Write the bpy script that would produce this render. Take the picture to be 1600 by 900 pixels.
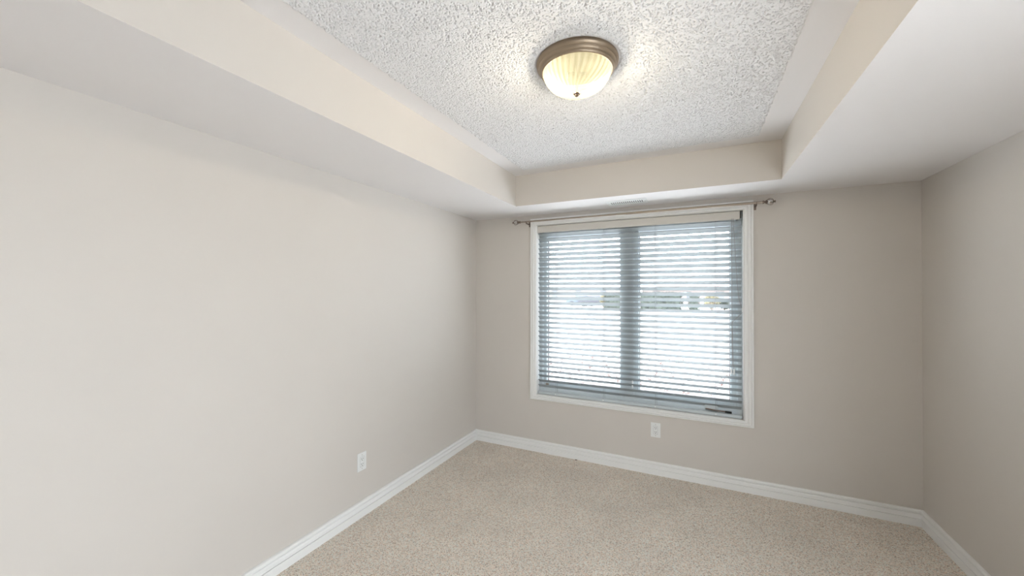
import bpy, bmesh, math, random
import numpy as np
from mathutils import Vector, Matrix, Euler
for o in list(bpy.data.objects): bpy.data.objects.remove(o)
SC = bpy.context.scene; C = SC.collection; PI = math.pi
random.seed(7); RNG = np.random.default_rng(7)

# ------------------------------------------------------------------ camera, sky, sun, exposure
CAM_H = 1.607
cam = bpy.data.cameras.new('camera'); co = bpy.data.objects.new('camera', cam); C.objects.link(co)
yaw, pitch, roll = 0.44649, 0.00758, 0.00183
fw = Vector((-math.sin(yaw)*math.cos(pitch), math.cos(yaw)*math.cos(pitch), math.sin(pitch)))
r0 = Vector((math.cos(yaw), math.sin(yaw), 0)); u0 = r0.cross(fw)
rr = r0*math.cos(roll)+u0*math.sin(roll); uu = -r0*math.sin(roll)+u0*math.cos(roll)
m = Matrix((rr, uu, -fw)).transposed().to_4x4(); m.translation = (0, 0, CAM_H); co.matrix_world = m
cam.sensor_width = 36; cam.lens = 600.86*36/1600; cam.clip_start = 0.02; cam.clip_end = 500
SC.camera = co

DY = 0.15
SKY = 10.0; LAMP = 16.5; HALL_FILL = 8.0
w = bpy.data.worlds.new('sky'); SC.world = w; w.use_nodes = True
w.node_tree.nodes['Background'].inputs[0].default_value = (0.84, 0.92, 1.0, 1)
w.node_tree.nodes['Background'].inputs[1].default_value = SKY
vs = SC.view_settings
vs.view_transform = 'Standard'; vs.look = 'None'; vs.gamma = 1; vs.exposure = 0.14; vs.use_curve_mapping = False

def area(name, loc, rot, sx, sy, power, col):
    l = bpy.data.lights.new(name, 'AREA'); l.shape = 'RECTANGLE'; l.size = sx; l.size_y = sy; l.energy = power; l.color = col
    o = bpy.data.objects.new(name, l); C.objects.link(o); o.location = loc; o.rotation_euler = rot; return o
p = area('fill_door_portal', (1.545, DY, 1.05), (0, PI/2, 0), 2.15, 1.75, 1, (1, 1, 1)); p.data.cycles.is_portal = True  # sky portal of the glazed door added as fill
p = area('window_portal', (-0.55, 3.86, 1.43), (-PI/2, 0, 0), 2.0, 1.9, 1, (1, 1, 1)); p.data.cycles.is_portal = True
# added fill light behind the camera, hung in the unseen hall
area('added_hall_fill', (-0.8, -2.0, 2.36), (0, 0, 0), 1.2, 1.2, HALL_FILL, (1.0, 0.97, 0.93))

# ------------------------------------------------------------------ room dimensions (metres)
XL, XR, YB, YF = -2.155, 1.400, 3.600, -0.90
ZS, ZT = 2.3725, 2.647
TX0, TX1, TY0, TY1 = -1.4745, 0.5278, 0.17, 3.1527
GZ = -0.40
LX, LY = -0.487, 1.697

# ------------------------------------------------------------------ materials
def nodes(name):
    mt = bpy.data.materials.new(name); mt.use_nodes = True
    return mt, mt.node_tree.nodes, mt.node_tree.links, mt.node_tree.nodes['Principled BSDF']
def flat(name, col, rough=0.6, metal=0.0, spec=0.5):
    mt, n, l, b = nodes(name)
    b.inputs['Base Color'].default_value = (*col, 1); b.inputs['Roughness'].default_value = rough
    b.inputs['Metallic'].default_value = metal; b.inputs['Specular IOR Level'].default_value = spec
    return mt
def tex(n, l, kind, scale, **kw):
    tc = n.new('ShaderNodeTexCoord'); t = n.new(kind); t.inputs['Scale'].default_value = scale
    l.new(tc.outputs['Object'], t.inputs['Vector'])
    for k, v in kw.items(): t.inputs[k].default_value = v
    return t
def paint(name, col, bump=0.05, scale=220, rough=0.75, vary=0.02):
    mt, n, l, b = nodes(name)
    t = tex(n, l, 'ShaderNodeTexNoise', 2.2, Detail=3.0)
    mx = n.new('ShaderNodeMix'); mx.data_type = 'RGBA'
    l.new(t.outputs['Fac'], mx.inputs[0])
    mx.inputs[6].default_value = (*[c*(1-vary) for c in col], 1); mx.inputs[7].default_value = (*[min(1, c*(1+vary)) for c in col], 1)
    l.new(mx.outputs[2], b.inputs['Base Color'])
    t2 = tex(n, l, 'ShaderNodeTexNoise', scale, Detail=2.0)
    bp = n.new('ShaderNodeBump'); bp.inputs['Strength'].default_value = bump; bp.inputs['Distance'].default_value = 0.002
    l.new(t2.outputs['Fac'], bp.inputs['Height']); l.new(bp.outputs[0], b.inputs['Normal'])
    b.inputs['Roughness'].default_value = rough; b.inputs['Specular IOR Level'].default_value = 0.25
    return mt
M_WALL = paint('greige_wall_paint', (0.655, 0.615, 0.570), rough=0.5)
M_CEIL = paint('white_ceiling_paint', (0.81, 0.785, 0.775), rough=0.8)
M_POP = flat('popcorn_plaster', (0.80, 0.795, 0.80), 0.95, spec=0.1)
M_TRIM = flat('white_trim_paint', (0.88, 0.88, 0.865), 0.35)
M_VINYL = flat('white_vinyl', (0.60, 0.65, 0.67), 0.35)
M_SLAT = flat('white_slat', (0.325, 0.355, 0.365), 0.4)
M_CREAM = flat('cream_valance', (0.62, 0.60, 0.56), 0.45)
M_PLATE = flat('white_plastic', (0.82, 0.83, 0.82), 0.3)
M_DARK = flat('dark_slot', (0.02, 0.02, 0.02), 0.6)
M_GASKET = flat('dark_gasket', (0.05, 0.035, 0.035), 0.6)
M_STEEL = flat('brushed_nickel', (0.42, 0.36, 0.30), 0.32, 1.0)
M_RODM = flat('antique_pewter', (0.22, 0.17, 0.14), 0.3, 1.0)
M_PAN = flat('champagne_metal', (0.33, 0.26, 0.19), 0.42, 0.75)
M_BACK = flat('dark_pan_lining', (0.010, 0.009, 0.007), 0.8, spec=0.0)
M_CORD = flat('cord', (0.30, 0.27, 0.25), 0.8)
M_CORDW = flat('grey_ladder_cord', (0.30, 0.31, 0.33), 0.8)
M_CHROME = flat('mercury_glass', (0.75, 0.75, 0.75), 0.12, 1.0)

def carpet():
    mt, n, l, b = nodes('beige_loop_carpet')
    tc = n.new('ShaderNodeTexCoord'); mp = n.new('ShaderNodeMapping'); l.new(tc.outputs['Object'], mp.inputs[0])
    mp.inputs['Scale'].default_value = (1.0, 1.0, 0)
    mp.inputs['Rotation'].default_value = (0, 0, 0)
    nz = n.new('ShaderNodeTexNoise'); nz.inputs['Scale'].default_value = 60; l.new(mp.outputs[0], nz.inputs['Vector'])
    v = n.new('ShaderNodeTexVoronoi'); v.inputs['Scale'].default_value = 215; v.inputs['Randomness'].default_value = 0.7; l.new(mp.outputs[0], v.inputs['Vector'])
    cr = n.new('ShaderNodeValToRGB'); e = cr.color_ramp.elements
    e[0].position = 0.0; e[0].color = (0.52, 0.42, 0.345, 1); e[1].position = 1.0; e[1].color = (1.0, 0.98, 0.93, 1)
    k = cr.color_ramp.elements.new(0.30); k.color = (0.90, 0.78, 0.68, 1)
    k = cr.color_ramp.elements.new(0.6); k.color = (1.0, 0.92, 0.83, 1)
    sx = n.new('ShaderNodeSeparateColor'); l.new(v.outputs['Color'], sx.inputs[0]); l.new(sx.outputs[0], cr.inputs[0])
    big = n.new('ShaderNodeTexNoise'); big.inputs['Scale'].default_value = 2.5; big.inputs['Detail'].default_value = 4; l.new(mp.outputs[0], big.inputs['Vector'])
    mr = n.new('ShaderNodeMapRange'); l.new(big.outputs['Fac'], mr.inputs[0]); mr.inputs[1].default_value = 0.3; mr.inputs[2].default_value = 0.7; mr.inputs[3].default_value = 0.93; mr.inputs[4].default_value = 1.05
    tn = n.new('ShaderNodeMix'); tn.data_type = 'RGBA'; tn.blend_type = 'MULTIPLY'; tn.inputs[0].default_value = 1.0
    tr = n.new('ShaderNodeValToRGB'); te = tr.color_ramp.elements
    te[0].color = (1.0, 0.92, 0.84, 1); te[1].color = (0.90, 0.98, 0.98, 1); te.new(0.5).color = (1.0, 0.98, 0.96, 1)
    l.new(sx.outputs[1], tr.inputs[0]); l.new(cr.outputs[0], tn.inputs[6]); l.new(tr.outputs[0], tn.inputs[7])
    hs = n.new('ShaderNodeHueSaturation'); l.new(tn.outputs[2], hs.inputs['Color']); l.new(mr.outputs[0], hs.inputs['Value'])
    l.new(hs.outputs[0], b.inputs['Base Color'])
    inv = n.new('ShaderNodeMath'); inv.operation = 'MULTIPLY_ADD'; inv.inputs[1].default_value = -1; inv.inputs[2].default_value = 1
    l.new(v.outputs['Distance'], inv.inputs[0])
    bp = n.new('ShaderNodeBump'); bp.inputs['Strength'].default_value = 1.0; bp.inputs['Distance'].default_value = 0.0055
    l.new(inv.outputs[0], bp.inputs['Height']); l.new(bp.outputs[0], b.inputs['Normal'])
    b.inputs['Roughness'].default_value = 1.0; b.inputs['Specular IOR Level'].default_value = 0.05
    return mt
M_CARPET = carpet()

def clear_glass(name, tint=(1, 1, 1), f=0.06):
    mt = bpy.data.materials.new(name); mt.use_nodes = True; n = mt.node_tree.nodes; l = mt.node_tree.links; n.clear()
    o = n.new('ShaderNodeOutputMaterial'); t = n.new('ShaderNodeBsdfTransparent'); g = n.new('ShaderNodeBsdfGlossy'); mx = n.new('ShaderNodeMixShader')
    t.inputs[0].default_value = (*tint, 1); g.inputs['Roughness'].default_value = 0.02; mx.inputs[0].default_value = f
    l.new(t.outputs[0], mx.inputs[1]); l.new(g.outputs[0], mx.inputs[2]); l.new(mx.outputs[0], o.inputs[0]); return mt
M_GLASS = clear_glass('window_glass')

def lamp_glass():
    # frosted ribbed glass: lets light through and glows where the bulbs sit behind it
    mt = bpy.data.materials.new('frosted_ribbed_glass'); mt.use_nodes = True; n = mt.node_tree.nodes; l = mt.node_tree.links; n.clear()
    o = n.new('ShaderNodeOutputMaterial'); t = n.new('ShaderNodeBsdfTransparent'); tl = n.new('ShaderNodeBsdfTranslucent'); gl = n.new('ShaderNodeBsdfPrincipled')
    tc = n.new('ShaderNodeTexCoord'); sp = n.new('ShaderNodeSeparateXYZ'); l.new(tc.outputs['Object'], sp.inputs[0])
    def mth(op, a, b=None):
        q = n.new('ShaderNodeMath'); q.operation = op
        for i_, v_ in enumerate((a, b)):
            if v_ is None: continue
            if isinstance(v_, (int, float)): q.inputs[i_].default_value = v_
            else: l.new(v_, q.inputs[i_])
        return q.outputs[0]
    ang = mth('ARCTAN2', sp.outputs[1], sp.outputs[0])
    rad = mth('POWER', mth('ADD', mth('POWER', sp.outputs[0], 2.0), mth('POWER', sp.outputs[1], 2.0)), 0.5)
    ph = mth('MULTIPLY', mth('ADD', ang, mth('MULTIPLY', rad, -2.6)), 34.0)
    st = mth('MULTIPLY_ADD', mth('SINE', ph), 0.5); st.node.inputs[2].default_value = 0.5
    nz = n.new('ShaderNodeTexNoise'); nz.inputs['Scale'].default_value = 14; l.new(tc.outputs['Object'], nz.inputs['Vector'])
    fac = mth('MULTIPLY', st, nz.outputs['Fac'])
    cr = n.new('ShaderNodeValToRGB'); l.new(fac, cr.inputs[0])
    cr.color_ramp.elements[0].position = 0.0; cr.color_ramp.elements[0].color = (0.056, 0.055, 0.040, 1)
    cr.color_ramp.elements[1].position = 0.45; cr.color_ramp.elements[1].color = (0.075, 0.074, 0.058, 1)
    l.new(cr.outputs[0], tl.inputs[0])
    t.inputs[0].default_value = (1, 0.97, 0.9, 1)
    gl.inputs['Base Color'].default_value = (0.012, 0.011, 0.009, 1); gl.inputs['Roughness'].default_value = 0.25
    m1 = n.new('ShaderNodeMixShader'); m1.inputs[0].default_value = 0.55; l.new(t.outputs[0], m1.inputs[1]); l.new(tl.outputs[0], m1.inputs[2])
    m2 = n.new('ShaderNodeMixShader'); m2.inputs[0].default_value = 0.25; l.new(m1.outputs[0], m2.inputs[1]); l.new(gl.outputs[0], m2.inputs[2])
    l.new(m2.outputs[0], o.inputs[0]); return mt
M_LGLASS = lamp_glass()

# ------------------------------------------------------------------ helpers
def link(name, me, mat=None, parent=None, loc=None, kind=None):
    o = bpy.data.objects.new(name, me); C.objects.link(o)
    if mat is not None:
        for mm in (mat if isinstance(mat, (list, tuple)) else [mat]): me.materials.append(mm)
    if parent is not None: o.parent = parent
    if loc is not None: o.location = loc
    if kind: o['kind'] = kind
    return o
def fin(name, bm, mat, parent=None, loc=None, kind=None, smooth=False):
    bmesh.ops.recalc_face_normals(bm, faces=bm.faces)
    me = bpy.data.meshes.new(name); bm.to_mesh(me); bm.free()
    if smooth:
        for f in me.polygons: f.use_smooth = True
        try: me.set_sharp_from_angle(angle=0.7)
        except Exception: pass
    return link(name, me, mat, parent, loc, kind)
def box(bm, x0, x1, y0, y1, z0, z1, bev=0.0, mi=0):
    g = bmesh.ops.create_cube(bm, size=1)
    vs_ = g['verts']
    for v in vs_: v.co = Vector((x0+(v.co.x+.5)*(x1-x0), y0+(v.co.y+.5)*(y1-y0), z0+(v.co.z+.5)*(z1-z0)))
    es = list({e for v in vs_ for e in v.link_edges})
    for f in {f for v in vs_ for f in v.link_faces}: f.material_index = mi
    if bev > 0: bmesh.ops.bevel(bm, geom=es, offset=bev, segments=2, affect='EDGES')
def lathe(bm, prof, n=48, cx=0, cy=0, axis='Z', cap=True, rib=None):
    rings = []
    for (r, z) in prof:
        ring = []
        for i in range(n):
            a = 2*PI*i/n; q = r if rib is None else r*rib(a, r, z)
            if axis == 'Z': P = (cx+q*math.cos(a), cy+q*math.sin(a), z)
            else: P = (z, cy+q*math.cos(a), cx+q*math.sin(a))
            ring.append(bm.verts.new(P))
        rings.append(ring)
    for A, B in zip(rings, rings[1:]):
        for i in range(n): bm.faces.new((A[i], A[(i+1) % n], B[(i+1) % n], B[i]))
    if cap:
        for R_ in (rings[0], rings[-1]):
            try: bm.faces.new(R_)
            except ValueError: pass
def tube(bm, pts, r, n=6):
    pts = [Vector(p_) for p_ in pts]; rings = []
    for i, P in enumerate(pts):
        d = (pts[min(i+1, len(pts)-1)]-pts[max(i-1, 0)]).normalized()
        a = d.cross(Vector((0, 0, 1)));
        if a.length < 1e-3: a = d.cross(Vector((0, 1, 0)))
        a.normalize(); b = d.cross(a)
        rings.append([bm.verts.new(P+(a*math.cos(2*PI*k/n)+b*math.sin(2*PI*k/n))*r) for k in range(n)])
    for A, B in zip(rings, rings[1:]):
        for k in range(n): bm.faces.new((A[k], A[(k+1) % n], B[(k+1) % n], B[k]))
    bm.faces.new(rings[0]); bm.faces.new(rings[-1])
def smoothpath(pts, n=8):
    out = []; P = [Vector(q) for q in pts]; P = [P[0]]+P+[P[-1]]
    for i in range(1, len(P)-2):
        for k in range(n):
            t = k/n; a, b, c, d = P[i-1:i+3]
            out.append(0.5*((2*b)+(c-a)*t+(2*a-5*b+4*c-d)*t*t+(3*b-a-3*c+d)*t**3))
    out.append(P[-2]); return out
def thing(name, label, cat, loc=(0, 0, 0), rz=0, group=None):
    o = bpy.data.objects.new(name, None); C.objects.link(o); o.location = loc; o.rotation_euler = (0, 0, rz)
    o.empty_display_size = 0.1
    o['label'] = label; o['category'] = cat
    if group: o['group'] = group
    return o
def tag(o, label, cat, group=None, kind=None):
    o['label'] = label; o['category'] = cat
    if group: o['group'] = group
    if kind: o['kind'] = kind
    return o
def label_s(o, label, cat):
    o['label'] = label; o['category'] = cat; o['kind'] = 'structure'; return o

# ------------------------------------------------------------------ room shell
OX0, OX1, OZ0, OZ1 = -1.449, 0.347, 0.566, 2.268      # window opening
ZTOP = ZT+0.1
bm = bmesh.new(); box(bm, XL-0.1, XR+0.1, -5.0, YB, -0.1, 0.0)
label_s(fin('floor', bm, M_CARPET), 'beige flecked loop carpet covering the whole floor', 'floor')
bm = bmesh.new(); box(bm, XL-0.12, XL, -5.0, YB, 0, ZTOP)
label_s(fin('wall_left', bm, M_WALL), 'long bright greige wall on the left with one outlet', 'wall')
D0, D1, DZ = DY-0.85, DY+0.85, 2.10                     # unseen glazed door behind the camera, added for fill daylight
bm = bmesh.new(); box(bm, XR, XR+0.12, -5.0, D0, 0, ZTOP); box(bm, XR, XR+0.12, D1, YB, 0, ZTOP); box(bm, XR, XR+0.12, D0, D1, DZ, ZTOP)
#TOGA
label_s(fin('wall_right', bm, M_WALL), 'greige wall on the right without any outlet', 'wall')
bm = bmesh.new()
Y2 = YB+0.22
box(bm, XL-0.12, OX0, YB, Y2, -0.5, ZTOP); box(bm, OX1, XR+0.12, YB, Y2, -0.5, ZTOP)
box(bm, OX0, OX1, YB, Y2, -0.5, OZ0); box(bm, OX0, OX1, YB, Y2, OZ1, ZTOP)
label_s(fin('wall_back', bm, M_WALL), 'darker beige wall that holds the window', 'wall')
# rear wall behind the camera with a wide opening to the hall
bm = bmesh.new()
box(bm, XL, -1.3, YF-0.1, YF, 0, ZS); box(bm, 0.6, XR, YF-0.1, YF, 0, ZS); box(bm, -1.3, 0.6, YF-0.1, YF, 2.1, ZS)
label_s(fin('wall_front', bm, M_WALL), 'greige wall behind the camera with a wide opening', 'wall')
bm = bmesh.new(); box(bm, XL, XR, -5.1, -5.0, 0, ZTOP)
label_s(fin('wall_hall', bm, M_WALL), 'greige wall at the far end of the hall', 'wall')

# dropped soffit ring round the tray
def soffit():
    bm = bmesh.new()
    def quad(a, b, c, d, mi):
        f = bm.faces.new([bm.verts.new(q) for q in (a, b, c, d)]); f.material_index = mi
    xs = (XL, TX0, TX1, XR); ys = (-5.0, TY0, TY1, YB)
    for i in range(3):
        for j in range(3):
            if i == 1 and j == 1: continue
            quad((xs[i], ys[j], ZS), (xs[i+1], ys[j], ZS), (xs[i+1], ys[j+1], ZS), (xs[i], ys[j+1], ZS), 0)
    quad((TX0, TY0, ZS), (TX0, TY1, ZS), (TX0, TY1, ZT), (TX0, TY0, ZT), 1)
    quad((TX1, TY0, ZS), (TX1, TY1, ZS), (TX1, TY1, ZT), (TX1, TY0, ZT), 1)
    quad((TX0, TY0, ZS), (TX1, TY0, ZS), (TX1, TY0, ZT), (TX0, TY0, ZT), 1)
    quad((TX0, TY1, ZS), (TX1, TY1, ZS), (TX1, TY1, ZT), (TX0, TY1, ZT), 1)
    for i in range(3):
        for j in range(3):
            if i == 1 and j == 1: continue
            quad((xs[i], ys[j], ZTOP-.02), (xs[i+1], ys[j], ZTOP-.02), (xs[i+1], ys[j+1], ZTOP-.02), (xs[i], ys[j+1], ZTOP-.02), 0)
    bmesh.ops.remove_doubles(bm, verts=bm.verts, dist=1e-5)
    return fin('trim_1', bm, [M_CEIL, M_WALL])
label_s(soffit(), 'dropped drywall soffit framing the raised tray ceiling', 'soffit')
bm = bmesh.new(); box(bm, XL-0.12, XR+0.12, -5.0, Y2, ZT, ZT+0.1)
cei = label_s(fin('ceiling', bm, M_CEIL), 'raised white tray ceiling with popcorn texture', 'ceiling')

def popcorn():
    x0, x1, y0, y1 = -1.338, 0.384, 0.31, 3.01; s = 0.0022
    nx = int((x1-x0)/s); ny = int((y1-y0)/s)
    def blur(a, k):
        for ax in (0, 1):
            a = sum(np.roll(a, d, ax)*math.exp(-d*d/(2*k*k)) for d in range(-4, 5))
        return (a-a.mean())/a.std()
    f = blur(RNG.standard_normal((ny, nx)), 0.72)
    g = blur(RNG.standard_normal((ny, nx)), 2.4)
    h = np.clip((f+0.25*g+1.35)/0.5, 0, 1)+0.05*f        # plateaus broken by pits
    ex = np.minimum.reduce([np.arange(nx)[None, :].repeat(ny, 0), (nx-1-np.arange(nx))[None, :].repeat(ny, 0),
                            np.arange(ny)[:, None].repeat(nx, 1), (ny-1-np.arange(ny))[:, None].repeat(nx, 1)])
    X, Y = np.meshgrid(np.linspace(x0, x1, nx), np.linspace(y0, y1, ny))
    e = np.clip((ex+g*1.2-2)/3, 0, 1)*np.clip((np.hypot(X-LX, Y-LY)-0.190)/0.006, 0, 1)
    Z = ZT-0.0003-(h*0.0090)*e+(1-e)*0.0006
    co_ = np.stack([X, Y, Z], -1).reshape(-1, 3)
    i = np.arange(ny*nx).reshape(ny, nx)
    F = np.stack([i[:-1, :-1], i[1:, :-1], i[1:, 1:], i[:-1, 1:]], -1).reshape(-1, 4)
    me = bpy.data.meshes.new('popcorn_texture'); me.vertices.add(len(co_)); me.vertices.foreach_set('co', co_.ravel())
    me.loops.add(F.size); me.loops.foreach_set('vertex_index', F.ravel()); me.polygons.add(len(F))
    me.polygons.foreach_set('loop_start', np.arange(0, F.size, 4)); me.polygons.foreach_set('loop_total', np.full(len(F), 4))
    me.update(calc_edges=True)
    me.polygons.foreach_set('use_smooth', np.ones(len(F), bool))
    return link('popcorn_texture', me, M_POP, cei)
popcorn()

# baseboards, one profile (distance from wall, height)
BP = [(0, 0.1115), (0.008, 0.1115), (0.0135, 0.109), (0.0155, 0.104), (0.0155, 0.094), (0.0135, 0.0905), (0.0060, 0.0885), (0.0050, 0.0835),
      (0.0105, 0.0805), (0.0150, 0.072), (0.0165, 0.056), (0.0165, 0.0540), (0.0095, 0.0535), (0.0095, 0.0505), (0.0165, 0.0500), (0.0175, 0.047), (0.0175, 0.0)]
def baseboard(name, label, fn):
    bm = bmesh.new(); A = [bm.verts.new(fn(0, t, z)) for t, z in BP]; B = [bm.verts.new(fn(1, t, z)) for t, z in BP]
    for i in range(len(BP)-1): bm.faces.new((A[i], A[i+1], B[i+1], B[i]))
    label_s(fin(name, bm, M_TRIM, kind='structure'), label, 'baseboard')
baseboard('baseboard_left', 'white moulded baseboard along the left wall', lambda e, t, z: (XL+t, YF if e == 0 else YB-t, z))
baseboard('baseboard_back', 'white moulded baseboard under the window wall', lambda e, t, z: (XL+t if e == 0 else XR-t, YB-t, z))
baseboard('baseboard_right', 'white moulded baseboard along the right wall', lambda e, t, z: (XR-t, YF if e == 0 else YB-t, z))

# ------------------------------------------------------------------ window
def rect_ring(bm, prof, X0, X1, Z0, Z1, yf, kb=1.0):
    rings = []
    for wd, t in prof:
        y = yf(t)
        rings.append([bm.verts.new(q) for q in ((X0+wd, y, Z0+wd*kb), (X1-wd, y, Z0+wd*kb), (X1-wd, y, Z1-wd), (X0+wd, y, Z1-wd))])
    for A, B in zip(rings, rings[1:]):
        for k in range(4): bm.faces.new((A[k], A[(k+1) % 4], B[(k+1) % 4], B[k]))
CP = [(0, 0), (0, 0.017), (0.0015, 0.019), (0.0105, 0.019), (0.0120, 0.0170), (0.0125, 0.0105), (0.0160, 0.0105), (0.0175, 0.0150), (0.022, 0.0175),
      (0.031, 0.0165), (0.036, 0.0125), (0.0375, 0.0070), (0.0415, 0.0070), (0.043, 0.0115), (0.047, 0.0125), (0.060, 0.0120), (0.0635, 0.010), (0.0645, 0.0)]
bm = bmesh.new(); rect_ring(bm, CP, -1.5111, 0.4134, 0.5223, 2.3335, lambda t: YB-t, kb=0.70)
label_s(fin('trim_2', bm, M_TRIM), 'white fluted casing framing the window', 'window casing')
# jamb liner inside the opening
bm = bmesh.new()
rect_ring(bm, [(-0.0, -0.0), (0.0045, 0.0), (0.0045, 0.10)], OX0, OX1, OZ0, OZ1, lambda t: YB+t-0.001)
jamb = bm
box(jamb, OX0+.001, OX1-.001, YB-0.022, YB+0.02, OZ0-0.001, OZ0+0.0075, bev=0.003)     # rounded sill nosing
win = label_s(fin('window_1', jamb, M_TRIM), 'white two-sash casement window behind the lowered blind', 'window')
YW = YB+0.085
GX = (-1.363, -0.643, -0.469, 0.256); GZ0, GZ1 = 0.694, 2.150
def frame(name, X0, X1, Z0, Z1, x0, x1, z0, z1, y0, y1, mat, parent, bev=0.003):
    bm = bmesh.new()
    P0 = [(X0, Z0), (X1, Z0), (X1, Z1), (X0, Z1)]; P1 = [(x0, z0), (x1, z0), (x1, z1), (x0, z1)]
    def ring(P, y): return [bm.verts.new((a, y, b)) for a, b in P]
    ins = [(x0-bev*2, z0-bev*2), (x1+bev*2, z0-bev*2), (x1+bev*2, z1+bev*2), (x0-bev*2, z1+bev*2)]
    R_ = [ring(P0, y1), ring(P0, y0), ring(ins, y0), ring(P1, y0+bev*2), ring(P1, y1)]
    for A, B in zip(R_, R_[1:]+[R_[0]]):
        for k in range(4): bm.faces.new((A[k], A[(k+1) % 4], B[(k+1) % 4], B[k]))
    return fin(name, bm, mat, parent)
fr = frame('window_frame', OX0+.003, OX1-.003, OZ0+.003, OZ1-.003, OX0+0.045, OX1-0.045, OZ0+0.060, OZ1-0.06, YW-0.02, YW+0.09, M_VINYL, win)
bm = bmesh.new(); box(bm, -0.598, -0.514, YW-0.02, YW+0.09, OZ0+0.055, OZ1-0.055, bev=0.003); fin('mullion', bm, M_VINYL, win)
for sx0, sx1, gx0, gx1 in ((OX0+0.040, -0.5960, GX[0], GX[1]), (-0.516, OX1-0.040, GX[2], GX[3])):
    sash = frame('sash', sx0, sx1, OZ0+0.055, OZ1-0.055, gx0, gx1, GZ0, GZ1, YW-0.005, YW+0.06, M_VINYL, win)
    frame('gasket', gx0-.001, gx1+.001, GZ0-.001, GZ1+.001, gx0+0.0035, gx1-0.0035, GZ0+0.0035, GZ1-0.0035, YW+0.012, YW+0.05, M_GASKET, sash, bev=0.0002)
    bm = bmesh.new(); box(bm, gx0+0.003, gx1-0.003, YW+0.030, YW+0.034, GZ0+0.003, GZ1-0.003); fin('pane', bm, M_GLASS, sash)
# crank handle on the sill of the right sash
bm = bmesh.new(); box(bm, 0.062, 0.165, YW-0.050, YW-0.018, 0.618, 0.650, bev=0.006)
cr = fin('crank_housing', bm, M_VINYL, win)
bm = bmesh.new(); tube(bm, smoothpath([(0.070, YW-0.045, 0.619), (0.12, YW-0.055, 0.616), (0.17, YW-0.055, 0.614), (0.215, YW-0.052, 0.611)], 6), 0.0055, 8)
fin('crank_arm', bm, M_RODM, cr)
bm = bmesh.new(); tube(bm, [(0.215, YW-0.052, 0.611), (0.262, YW-0.052, 0.610)], 0.0085, 10); fin('crank_knob', bm, M_DARK, cr)
bm = bmesh.new(); box(bm, -0.540, -0.512, YW-0.027, YW-0.018, 0.705, 0.830, bev=0.004)
lk = fin('sash_lock', bm, M_VINYL, win)
bm = bmesh.new(); box(bm, -0.531, -0.520, YW-0.046, YW-0.026, 0.720, 0.790, bev=0.003); fin('lock_lever', bm, M_PLATE, lk)
bm = bmesh.new(); box(bm, -1.375, -1.345, YW-0.020, YW-0.004, 0.655, 0.675, bev=0.003); fin('sash_stop', bm, M_STEEL, win)

# unseen glazed door added to the right wall, fills the room with skylight
bm = bmesh.new()
box(bm, XR+0.03, XR+0.09, D0, D0+0.05, 0, DZ, bev=.003); box(bm, XR+0.03, XR+0.09, D1-0.05, D1, 0, DZ, bev=.003)
box(bm, XR+0.03, XR+0.09, D0+0.05, D1-0.05, DZ-0.05, DZ, bev=.003); box(bm, XR+0.03, XR+0.09, D0+0.05, D1-0.05, 0, 0.08, bev=.003)
box(bm, XR+0.03, XR+0.09, DY-0.03, DY+0.03, 0.08, DZ-0.05, bev=.003)
door = label_s(fin('fill_door_1', bm, M_VINYL), 'added glazed double door, unseen behind the camera, letting in fill daylight', 'door')
for a, b in ((D0+0.05, DY-0.03), (DY+0.03, D1-0.05)):
    bm = bmesh.new(); box(bm, XR+0.058, XR+0.062, a, b, 0.08, DZ-0.05); fin('pane', bm, M_GLASS, door)

# ------------------------------------------------------------------ blinds
BX0, BX1, BY = -1.437, 0.333, YB+0.036
bl = thing('window_blinds', 'white horizontal slat blind lowered over the window, slats half open', 'blinds', (-0.55, BY, 0.575))
def bpart(name, bm, mat, smooth=False, parent=None):
    o = fin(name, bm, mat, parent or bl, smooth=smooth)
    if parent is None: o.location = (0.55, -BY, -0.575)
    return o
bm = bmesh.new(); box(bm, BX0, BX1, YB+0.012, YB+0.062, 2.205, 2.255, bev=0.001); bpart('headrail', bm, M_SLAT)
bm = bmesh.new(); box(bm, -1.441, 0.3205, YB+0.001, YB+0.008, 2.190, 2.2585, bev=0.002); o = bpart('valance', bm, M_CREAM); o['label'] = 'cream valance board'
bm = bmesh.new(); box(bm, 0.3235, 0.3290, YB+0.001, YB+0.012, 2.200, 2.2600); bpart('mounting_bracket', bm, M_DARK)
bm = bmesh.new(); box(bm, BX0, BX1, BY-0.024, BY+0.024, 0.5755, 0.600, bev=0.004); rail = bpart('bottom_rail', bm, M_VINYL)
TILT = math.radians(37.5); SW = 0.0495; SP = 0.0488
def slat_mesh():
    bm = bmesh.new(); n = 8; top = []; bot = []
    for i in range(n+1):
        s = -0.5+i/n; crown = 0.0022*(1-4*s*s)
        for arr, th in ((top, 0.0013), (bot, -0.0013)):
            y = s*SW; z = crown+th
            yy = y*math.cos(TILT)+z*math.sin(TILT); zz = -y*math.sin(TILT)+z*math.cos(TILT)
            arr.append([bm.verts.new((BX0, yy, zz)), bm.verts.new((BX1, yy, zz))])
    for arr in (top, bot):
        for a, b in zip(arr, arr[1:]): bm.faces.new((a[0], a[1], b[1], b[0]))
    for k in (0, -1): bm.faces.new((top[k][0], top[k][1], bot[k][1], bot[k][0]))
    for e in (0, 1): bm.faces.new([t[e] for t in top]+[b[e] for b in reversed(bot)])
    return bm
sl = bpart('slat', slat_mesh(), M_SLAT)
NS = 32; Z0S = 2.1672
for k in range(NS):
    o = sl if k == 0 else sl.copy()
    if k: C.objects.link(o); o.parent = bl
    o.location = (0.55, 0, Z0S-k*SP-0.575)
dy, dz = SW/2*math.cos(TILT), SW/2*math.sin(TILT)
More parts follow.
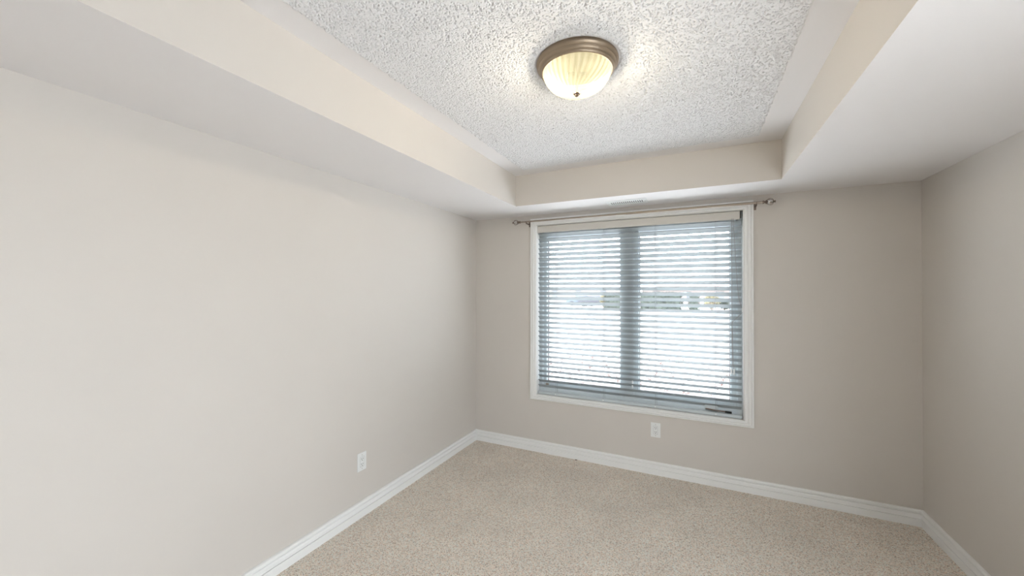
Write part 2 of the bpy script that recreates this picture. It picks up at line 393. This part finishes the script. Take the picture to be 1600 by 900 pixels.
for lx in (-1.2515, -0.7845, -0.3265, 0.1458):
    bm = bmesh.new()
    for s in (-1, 1): tube(bm, [(lx, BY+s*(dy+0.0015), 0.590), (lx, BY+s*(dy+0.0015), 2.205)], 0.0009, 5)
    for k in range(NS):
        z = Z0S-k*SP; tube(bm, [(lx, BY-dy, z+dz-0.004), (lx, BY+dy, z-dz-0.004)], 0.0006, 4)
    tube(bm, [(lx+0.012, BY, 0.590), (lx+0.012, BY, 2.205)], 0.0009, 5)
    bpart('ladder_cord', bm, M_CORDW)
    bm = bmesh.new(); box(bm, lx-0.006, lx+0.006, BY-0.0265, BY-0.0235, 0.582, 0.594, bev=0.001); fin('cord_plug', bm, M_PLATE, rail)
YC = YB-0.004
cordpts = [[(0.2715, YC+0.004, 2.20), (0.275, YC, 2.155), (0.291, YC, 1.85), (0.308, YC, 1.58), (0.334, YC+0.012, 1.47), (0.3395, YC+0.012, 1.445), (0.320, YC, 1.418), (0.275, YC, 1.368), (0.265, YC, 1.345), (0.2665, YC, 1.25), (0.270, YC, 1.08), (0.2755, YC, 0.975)],
           [(0.262, YC+0.004, 2.20), (0.262, YC, 2.10), (0.263, YC-.001, 1.70), (0.2635, YC-.001, 1.34), (0.263, YC-.001, 1.20), (0.2655, YC-.001, 1.03), (0.262, YC-.001, 0.985)]]
for cp_, tl in zip(cordpts, ((0.277, 0.945), (0.258, 0.950))):
    bm = bmesh.new(); tube(bm, smoothpath(cp_, 6), 0.0016, 6)
    cd = bpart('pull_cord', bm, M_CORD)
    bm = bmesh.new(); lathe(bm, [(0.0025, tl[1]+0.032), (0.0045, tl[1]+0.028), (0.0065, tl[1]), (0.0065, tl[1]-0.012), (0.003, tl[1]-0.015)], 12, tl[0], YC)
    fin('cord_tassel', bm, M_PLATE, cd, smooth=True)
bm = bmesh.new(); box(bm, 0.3335, 0.3420, YC+0.006, YC+0.018, 1.435, 1.475, bev=0.002); bpart('cord_cleat', bm, M_PLATE)

# ------------------------------------------------------------------ curtain rod
RY, RZ = YB-0.09, 2.2952
rod = thing('curtain_rod', 'bronze curtain rod with round glass finials mounted above the window', 'curtain rod', (-0.56, YB, RZ))
def rpart(name, bm, mat, parent=None):
    o = fin(name, bm, mat, parent or rod, smooth=True)
    if parent is None: o.location = (0.56, -YB, -RZ)
    return o
bm = bmesh.new(); lathe(bm, [(0.0075, -1.60), (0.0075, -0.55)], 20, RZ, RY, 'X'); rpart('inner_tube', bm, M_STEEL)
bm = bmesh.new(); lathe(bm, [(0.0092, -0.56), (0.0092, 0.475)], 20, RZ, RY, 'X'); rpart('outer_tube', bm, M_STEEL)
for s, xe in ((-1, -1.60), (1, 0.475)):
    bm = bmesh.new()
    lathe(bm, [(q[0], xe+s*q[1]) for q in [(0.0095, -0.012), (0.0125, -0.010), (0.0125, -0.003), (0.009, 0), (0.008, 0.006), (0.014, 0.010), (0.016, 0.013), (0.013, 0.016), (0.006, 0.018)]], 20, RZ, RY, 'X')
    c = rpart('finial', bm, M_RODM)
    bm = bmesh.new(); cx = xe+s*0.038
    bmesh.ops.create_uvsphere(bm, u_segments=20, v_segments=14, radius=0.0225, matrix=Matrix.Translation((cx, RY, RZ)))
    o = fin('finial_ball', bm, M_CHROME, c); o['label'] = 'mirrored glass ball'
    bm = bmesh.new()                                         # metal cage ribs around the ball
    for k in range(6):
        a0 = PI*2*k/6; pts = []
        for j in range(11):
            t = -PI/2+PI*j/10; a = a0+0.9*(j/10)
            R_ = 0.0240*math.cos(t)+0.002
            pts.append((cx+s*0.0240*math.sin(t), RY+R_*math.cos(a), RZ+R_*math.sin(a)))
        tube(bm, pts, 0.0016, 5)
    lathe(bm, [(0.003, cx+s*0.0235), (0.009, cx+s*0.0245), (0.007, cx+s*0.029), (0.010, cx+s*0.034), (0.004, cx+s*0.037)], 14, RZ, RY, 'X')
    fin('finial_cage', bm, M_RODM, c, smooth=True)
for xb in (-1.5235, 0.4245):
    bm = bmesh.new()
    yb = YB
    box(bm, xb-0.008, xb+0.008, yb-0.004, yb, RZ-0.040, RZ+0.012, bev=0.001)
    box(bm, xb-0.0045, xb+0.0045, RY-0.004, yb-0.002, RZ-0.022, RZ-0.011, bev=0.001)
    pts = [(xb, RY+0.0115*math.cos(t), RZ+0.0115*math.sin(t)) for t in [-PI*1.1+PI*1.2*i/12 for i in range(13)]]
    tube(bm, pts, 0.0028, 6)
    rpart('bracket', bm, M_RODM)

# ------------------------------------------------------------------ ceiling light
lt = thing('ceiling_light', 'round flush ceiling light with ribbed frosted bowl and stepped metal rim', 'light', (LX, LY, ZT))
def lpart(name, bm, mat, smooth=True, parent=None): return fin(name, bm, mat, parent or lt, smooth=smooth)
bm = bmesh.new()
lathe(bm, [(0.176, 0.0), (0.1815, -0.001), (0.184, -0.008), (0.183, -0.016), (0.178, -0.022), (0.174, -0.0245), (0.173, -0.032), (0.169, -0.038), (0.1635, -0.040), (0.1625, -0.046), (0.159, -0.0495), (0.1555, -0.050), (0.1540, -0.049)], 96, cap=False)
lpart('rim', bm, M_PAN)
bm = bmesh.new(); lathe(bm, [(0.176, -0.0065), (0.176, -0.010)], 64); lpart('backplate', bm, M_BACK)
prof = [(0.1525, -0.044)]
for i in range(1, 25):
    t = (PI/2)*i/24; prof.append((0.1525*math.cos(t)**0.80 if i < 24 else 0.009, -0.044-0.099*math.sin(t)**1.15))
bm = bmesh.new()
lathe(bm, prof, 240, cap=False, rib=lambda a, r, z: 1+0.012*math.sin(40*(a+0.35*(1-r/0.1525)))*min(1, r/0.05))
lpart('glass_bowl', bm, M_LGLASS)
bm = bmesh.new(); lathe(bm, [(0.002, -0.1400), (0.0145, -0.142), (0.015, -0.1455), (0.0105, -0.148), (0.0085, -0.150), (0.0090, -0.1525), (0.006, -0.156), (0.001, -0.1575)], 24)
lpart('finial', bm, M_RODM)
bm = bmesh.new(); tube(bm, [(0, 0, -0.141), (0, 0, -0.011)], 0.003, 8); lpart('threaded_stem', bm, M_BACK)
for s in (-1, 1):
    bm = bmesh.new(); a = 0.45; ca, sa = math.cos(a), math.sin(a)
    bx, by = s*0.075*ca, s*0.075*sa
    tube(bm, [(s*0.012*ca, s*0.012*sa, -0.058), (s*0.042*ca, s*0.042*sa, -0.060)], 0.014, 14)
    sk = lpart('lamp_socket', bm, M_BACK)
    l = bpy.data.lights.new('bulb', 'POINT'); l.energy = LAMP; l.color = (1.0, 0.90, 0.72); l.shadow_soft_size = 0.026
    lo = bpy.data.objects.new('bulb', l); C.objects.link(lo); lo.parent = lt; lo.location = (bx, by, -0.078)

# ------------------------------------------------------------------ air vent in the soffit
vt = thing('air_vent', 'white louvred air vent in the soffit above the window', 'vent', (-0.535, 3.392, ZS))
bm = bmesh.new()
VX, VY = 0.165, 0.082; sx_, sy_ = 0.135, 0.045
P0 = [(-VX, -VY), (VX, -VY), (VX, VY), (-VX, VY)]; P1 = [(-VX+.006, -VY+.006), (VX-.006, -VY+.006), (VX-.006, VY-.006), (-VX+.006, VY-.006)]
P2 = [(-sx_, -sy_), (sx_, -sy_), (sx_, sy_), (-sx_, sy_)]
R_ = [[bm.verts.new((a, b, z)) for a, b in P] for P, z in ((P0, 0.0), (P0, -0.003), (P1, -0.006), (P2, -0.006), (P2, 0.0))]
for A, B in zip(R_, R_[1:]):
    for k in range(4): bm.faces.new((A[k], A[(k+1) % 4], B[(k+1) % 4], B[k]))
fin('flange', bm, M_PLATE, vt)
bm = bmesh.new(); box(bm, -sx_, sx_, -sy_, sy_, -0.0008, 0.0); fin('duct_opening', bm, M_DARK, vt)
nb = 17
for k in range(nb):
    x = -sx_+2*sx_*k/(nb-1); bm = bmesh.new(); box(bm, -0.0044, 0.0044, -sy_, sy_, -0.0055, -0.0020)
    fin('louvre', bm, M_PLATE, vt, loc=(x, 0, 0))
for s in (-1, 1):
    bm = bmesh.new(); bmesh.ops.create_cone(bm, cap_ends=True, segments=12, radius1=0.004, radius2=0.004, depth=0.0015, matrix=Matrix.Translation((s*0.15, 0, -0.0065))); fin('screw', bm, M_STEEL, vt)

# ------------------------------------------------------------------ outlets
def outlet(label, loc, rz):
    t = thing('power_outlet', label, 'outlet', loc, rz, None)
    bm = bmesh.new(); box(bm, -0.040, 0.040, -0.0068, 0.0, -0.0635, 0.0635, bev=0.0020); fin('cover_plate', bm, M_PLATE, t)
    bm = bmesh.new(); box(bm, -0.0178, 0.0178, -0.0072, -0.003, -0.0345, 0.0345, bev=0.0006); rc = fin('receptacle', bm, M_PLATE, t)
    bm = bmesh.new()
    for (a, b, c, d) in ((-0.0185, -0.0178, -0.035, 0.035), (0.0178, 0.0185, -0.035, 0.035), (-0.0185, 0.0185, 0.0345, 0.0352), (-0.0185, 0.0185, -0.0352, -0.0345)):
        box(bm, a, b, -0.0070, -0.0060, c, d)
    fin('seam', bm, M_DARK, t)
    for zc in (0.0175, -0.0195):
        bm = bmesh.new()
        box(bm, -0.0080, -0.0052, -0.0076, -0.0070, zc-0.001, zc+0.0085); box(bm, 0.0050, 0.0080, -0.0076, -0.0070, zc-0.0005, zc+0.0080)
        bmesh.ops.create_cone(bm, cap_ends=True, segments=14, radius1=0.0030, radius2=0.0030, depth=0.0006, matrix=Matrix.Translation((0, -0.0073, zc-0.0075)) @ Matrix.Rotation(PI/2, 4, 'X'))
        fin('socket', bm, M_DARK, rc)
    for zc in (0.048, -0.048):
        bm = bmesh.new(); bmesh.ops.create_cone(bm, cap_ends=True, segments=12, radius1=0.0030, radius2=0.0026, depth=0.001, matrix=Matrix.Translation((0, -0.0069, zc)) @ Matrix.Rotation(PI/2, 4, 'X'))
        fin('screw', bm, M_STEEL, t)
outlet('white wall outlet on the window wall, under the window', (-0.3225, YB, 0.389), 0)
outlet('white wall outlet low on the left wall', (XL, 2.0200, 0.3895), PI/2)

# crumbs on the carpet by the baseboard
def crumb(label, x, y, sx, sy, sz, seed):
    rn = random.Random(seed); bm = bmesh.new(); bmesh.ops.create_icosphere(bm, subdivisions=2, radius=1)
    for v in bm.verts:
        k = rn.uniform(0.75, 1.2); v.co = Vector((v.co.x*sx*k, v.co.y*sy*k, (v.co.z*0.9+1)*sz*0.5))
    tag(fin('crumb', bm, flat('brown_crumb', (0.10, 0.06, 0.035), 0.9), loc=(x, y, 0.0)), label, 'crumb')
crumb('tiny brown crumb on the carpet in front of the window wall baseboard', -1.032, 3.571, 0.011, 0.006, 0.006, 1)
crumb('tiny dark crumb on the carpet in the far left corner', -2.167, 3.521, 0.016, 0.008, 0.006, 2)

# ------------------------------------------------------------------ outdoors
M_SNOW = paint('pale_ground', (0.82, 0.80, 0.78), bump=0.1, scale=8, rough=0.95, vary=0.04)
bm = bmesh.new(); box(bm, -120, 120, -120, 160, GZ-0.2, GZ)
label_s(fin('ground', bm, M_SNOW), 'bright pale ground outside the window', 'ground')
def leafy(name, col, n):
    mt, nn, l, b = nodes(name); t = tex(nn, l, 'ShaderNodeTexNoise', n, Detail=4.0); r = nn.new('ShaderNodeValToRGB')
    r.color_ramp.elements[0].position = 0.35; r.color_ramp.elements[0].color = (*[c*0.45 for c in col], 1)
    r.color_ramp.elements[1].position = 0.65; r.color_ramp.elements[1].color = (*[min(1, c*1.7) for c in col], 1)
    l.new(t.outputs['Fac'], r.inputs[0]); l.new(r.outputs[0], b.inputs['Base Color']); b.inputs['Roughness'].default_value = 0.9; return mt
M_HEDGE = leafy('hedge_leaves', (0.038, 0.046, 0.036), 3.0)
M_YLEAF = leafy('yellowing_leaves', (0.16, 0.14, 0.08), 3.0)
M_MULCH = paint('mulch', (0.55, 0.50, 0.47), bump=0.3, scale=30, rough=0.95)
M_RLEAF = flat('red_leaves', (0.12, 0.06, 0.05), 0.8)
M_TWIG = flat('twig', (0.16, 0.10, 0.08), 0.9)
M_BRICK = flat('salmon_brick', (0.33, 0.21, 0.17), 0.9)
M_ROOF = flat('red_roof', (0.125, 0.08, 0.07), 0.9)
M_STUC = flat('pale_stucco', (0.22, 0.19, 0.175), 0.9)
M_WIN = flat('dark_windows', (0.10, 0.105, 0.11), 0.2)

def leaf_cloud(bm, cx, cy, cz, rx, ry, rz, n, s, rnd, boxy=False):
    for _ in range(n):
        if boxy:
            a = [rnd.uniform(-1, 1) for _ in range(3)]; k = rnd.randrange(3); a[k] = rnd.choice((-1, 1))*rnd.uniform(0.85, 1.06)
        else:
            v = Vector((rnd.gauss(0, 1), rnd.gauss(0, 1), rnd.gauss(0, 1))).normalized()*rnd.uniform(0.6, 1.05); a = v
        P = Vector((cx+a[0]*rx, cy+a[1]*ry, cz+a[2]*rz)); q = Euler((rnd.uniform(0, 6), rnd.uniform(0, 6), rnd.uniform(0, 6))).to_matrix()
        u_, v_ = q @ Vector((s*rnd.uniform(.6, 1.3), 0, 0)), q @ Vector((0, s*0.6, 0))
        bm.faces.new([bm.verts.new(P+k_) for k_ in (u_, v_, -u_, -v_)])
def hedge(label, x0, x1, y, h, mat, seed, grp='clipped hedges across the lawn'):
    rnd = random.Random(seed); bm = bmesh.new(); L = x1-x0; z = GZ+h/2
    box(bm, -L/2+.1, L/2-.1, -0.35, 0.35, 0, h-.1)
    leaf_cloud(bm, 0, 0, h/2, L/2, 0.42, h/2, int(260*L), 0.10, rnd, True)
    o = fin('hedge', bm, mat, loc=((x0+x1)/2, y, GZ)); tag(o, label, 'hedge', None)
hedge('dark clipped hedge seen through the left window pane', -9.7, -7.0, 46, 1.6, M_HEDGE, 1)
hedge('long dark clipped hedge seen through the right window pane', -6.6, -1.44, 46, 1.85, M_HEDGE, 2)
hedge('short dark hedge beside the long hedge, right of the white post', -0.72, 0.30, 46, 1.65, M_HEDGE, 3)
def post(label, x):
    bm = bmesh.new(); box(bm, -0.11, 0.11, -0.11, 0.11, 0, 1.85, bev=0.02); box(bm, -0.14, 0.14, -0.14, 0.14, 1.85, 1.93, bev=0.02)
    tag(fin('gate_post', bm, M_VINYL, loc=(x, 46, GZ)), label, 'post')
post('white square post at the right end of the long hedge', -1.08)
post('white square post between the short hedge and the yellowing bush', 0.62)
def bush(label, x, y, r, h, mat, seed):
    t = thing('bush', label, 'bush', (x, y, GZ)); rnd = random.Random(seed)
    bm = bmesh.new(); leaf_cloud(bm, 0, 0, h*0.55, r, r, h*0.48, 900, 0.09, rnd); fin('foliage', bm, mat, t)
    bm = bmesh.new()
    for k in range(6):
        a = k*PI/3; tube(bm, [(0.05*math.cos(a), 0.05*math.sin(a), 0), (r*.3*math.cos(a), r*.3*math.sin(a), h*.5)], 0.03, 5)
    fin('stem', bm, M_TWIG, t)
bush('yellowing round bush right of the white posts', 1.50, 45.5, 0.75, 1.7, M_YLEAF, 4)
bush('low greenish bush farthest to the right', 2.75, 47, 0.65, 1.1, M_HEDGE, 5)
bush('yellowing bush at the left end of the left hedge', -10.1, 47.0, 0.5, 1.6, M_YLEAF, 6)

def house(label, x0, x1, y, hw, hr, wall, roof, nwin, group=None):
    t = thing('house', label, 'house', ((x0+x1)/2, y, GZ)); L = (x1-x0)/2
    bm = bmesh.new(); box(bm, -L, L, 0, 8, 0, hw); fin('house_wall', bm, wall, t)
    bm = bmesh.new(); P = [(-L-.4, -.5, hw), (L+.4, -.5, hw), (L+.4, 8.5, hw), (-L-.4, 8.5, hw), (-L+2.2, 4, hw+hr), (L-2.2, 4, hw+hr)]
    V = [bm.verts.new(q) for q in P]
    for f in ((0, 1, 5, 4), (1, 2, 5), (2, 3, 4, 5), (3, 0, 4), (0, 3, 2, 1)): bm.faces.new([V[i] for i in f])
    fin('roof', bm, roof, t)
    for k in range(nwin):
        x = -L+(k+.5)*2*L/nwin; bm = bmesh.new(); box(bm, x-0.55, x+0.55, -0.05, 0.0, 0.9, min(2.1, hw-.2)); fin('house_window', bm, M_WIN, t)
house('salmon brick house with red roof behind the right hedges', -8.0, 5.5, 66, 2.15, 0.75, M_STUC, M_ROOF, 3)
house('pale stucco house behind the parked cars', -26.0, -12.5, 68, 2.3, 0.55, M_STUC, M_BRICK, 3)

def car(label, x, y, rz, mat):
    t = thing('car', label, 'car', (x, y, GZ), rz)
    prof = [(-2.1, .35), (-2.15, .75), (-2.0, .9), (-1.15, .98), (-0.55, 1.38), (0.75, 1.42), (1.5, 1.02), (2.05, .95), (2.15, .6), (2.1, .35)]
    def ext(bm, pr, w0):
        A = [bm.verts.new((a, -w0, b)) for a, b in pr]; B = [bm.verts.new((a, w0, b)) for a, b in pr]; n = len(pr)
        for i in range(n): bm.faces.new((A[i], A[(i+1) % n], B[(i+1) % n], B[i]))
        bm.faces.new(A); bm.faces.new(list(reversed(B)))
    bm = bmesh.new(); ext(bm, prof, 0.85); bmesh.ops.bevel(bm, geom=bm.edges[:], offset=0.05, segments=2, affect='EDGES'); fin('body', bm, mat, t, smooth=True)
    bm = bmesh.new(); ext(bm, [(-1.0, 1.0), (-0.5, 1.30), (0.7, 1.34), (1.3, 1.02)], 0.865); fin('side_windows', bm, M_WIN, t)
    for wx in (-1.35, 1.35):
        for wy in (-0.80, 0.80):
            bm = bmesh.new(); bmesh.ops.create_cone(bm, cap_ends=True, segments=20, radius1=0.32, radius2=0.32, depth=0.2, matrix=Matrix.Translation((wx, wy, 0.32)) @ Matrix.Rotation(PI/2, 4, 'X'))
            fin('wheel', bm, M_DARK, t)
car('light blue car parked farthest to the left outside', -14.1, 52, 0.1, flat('light_blue_paint', (0.075, 0.095, 0.12), 0.3))
car('dark grey car parked beside the left hedge', -11.9, 50, 0.1, flat('dark_grey_paint', (0.035, 0.035, 0.045), 0.3))

# sparse reddish shrubs in the bed near the window
rnd = random.Random(11); BXC, BYC, BRX, BRY = -1.3, 9.9, 3.1, 2.25
bm = bmesh.new(); n = 40; V = []
for k in range(n):
    a = 2*PI*k/n; V.append(bm.verts.new((BRX*math.cos(a)*(1+.03*math.sin(3*a)), BRY*math.sin(a), 0.012)))
c = bm.verts.new((0, 0, 0.012))
for k in range(n): bm.faces.new((c, V[k], V[(k+1) % n]))
bedo = fin('garden_bed', bm, M_MULCH, loc=(BXC, BYC, GZ)); tag(bedo, 'pale mulch bed of sparse shrubs just outside the window', 'garden bed')
def twiggy(x, y, s, seed, label, group):
    t = thing('shrub', label, 'shrub', (x, y, GZ+0.012), 0, group); r = random.Random(seed)
    bm = bmesh.new(); lf = bmesh.new()
    for k in range(9):
        a = r.uniform(0, 2*PI); ln = s*r.uniform(0.5, 1); tip = Vector((math.cos(a)*ln*0.6, math.sin(a)*ln*0.6, ln*0.8))
        mid = tip*0.5+Vector((0, 0, 0.04*s)); tube(bm, [(0, 0, 0), mid, tip], 0.004, 4)
        for j in range(4):
            P = tip*r.uniform(0.45, 1.05)+Vector([r.uniform(-.04, .04) for _ in range(3)])
            q = Euler((r.uniform(0, 6), r.uniform(0, 6), 0)).to_matrix(); u_, v_ = q @ Vector((0.017, 0, 0)), q @ Vector((0, 0.010, 0))
            lf.faces.new([lf.verts.new(P+k_) for k_ in (u_, v_, -u_, -v_)])
    fin('stem', bm, M_TWIG, t); fin('foliage', lf, M_RLEAF, t)
spots = []
while len(spots) < 64:
    a = rnd.uniform(0, 2*PI); q = math.sqrt(rnd.random()); x = BXC+BRX*0.95*q*math.cos(a); y = BYC+BRY*0.93*q*math.sin(a)
    if all(math.hypot(x-u, y-v) > 0.36 for u, v in spots): spots.append((x, y))
for k, (x, y) in enumerate(spots):
    twiggy(x, y, rnd.uniform(0.08, 0.17), 100+k, 'small reddish shrub growing in the mulch bed outside', 'reddish shrubs in the mulch bed')
for k in range(6):
    twiggy(-3.6+k*0.42, 12.50+0.06*math.sin(k*2.1), 0.24, 300+k, 'taller red leafed shrub in the row along the far edge of the bed', 'red shrubs along the far bed edge')
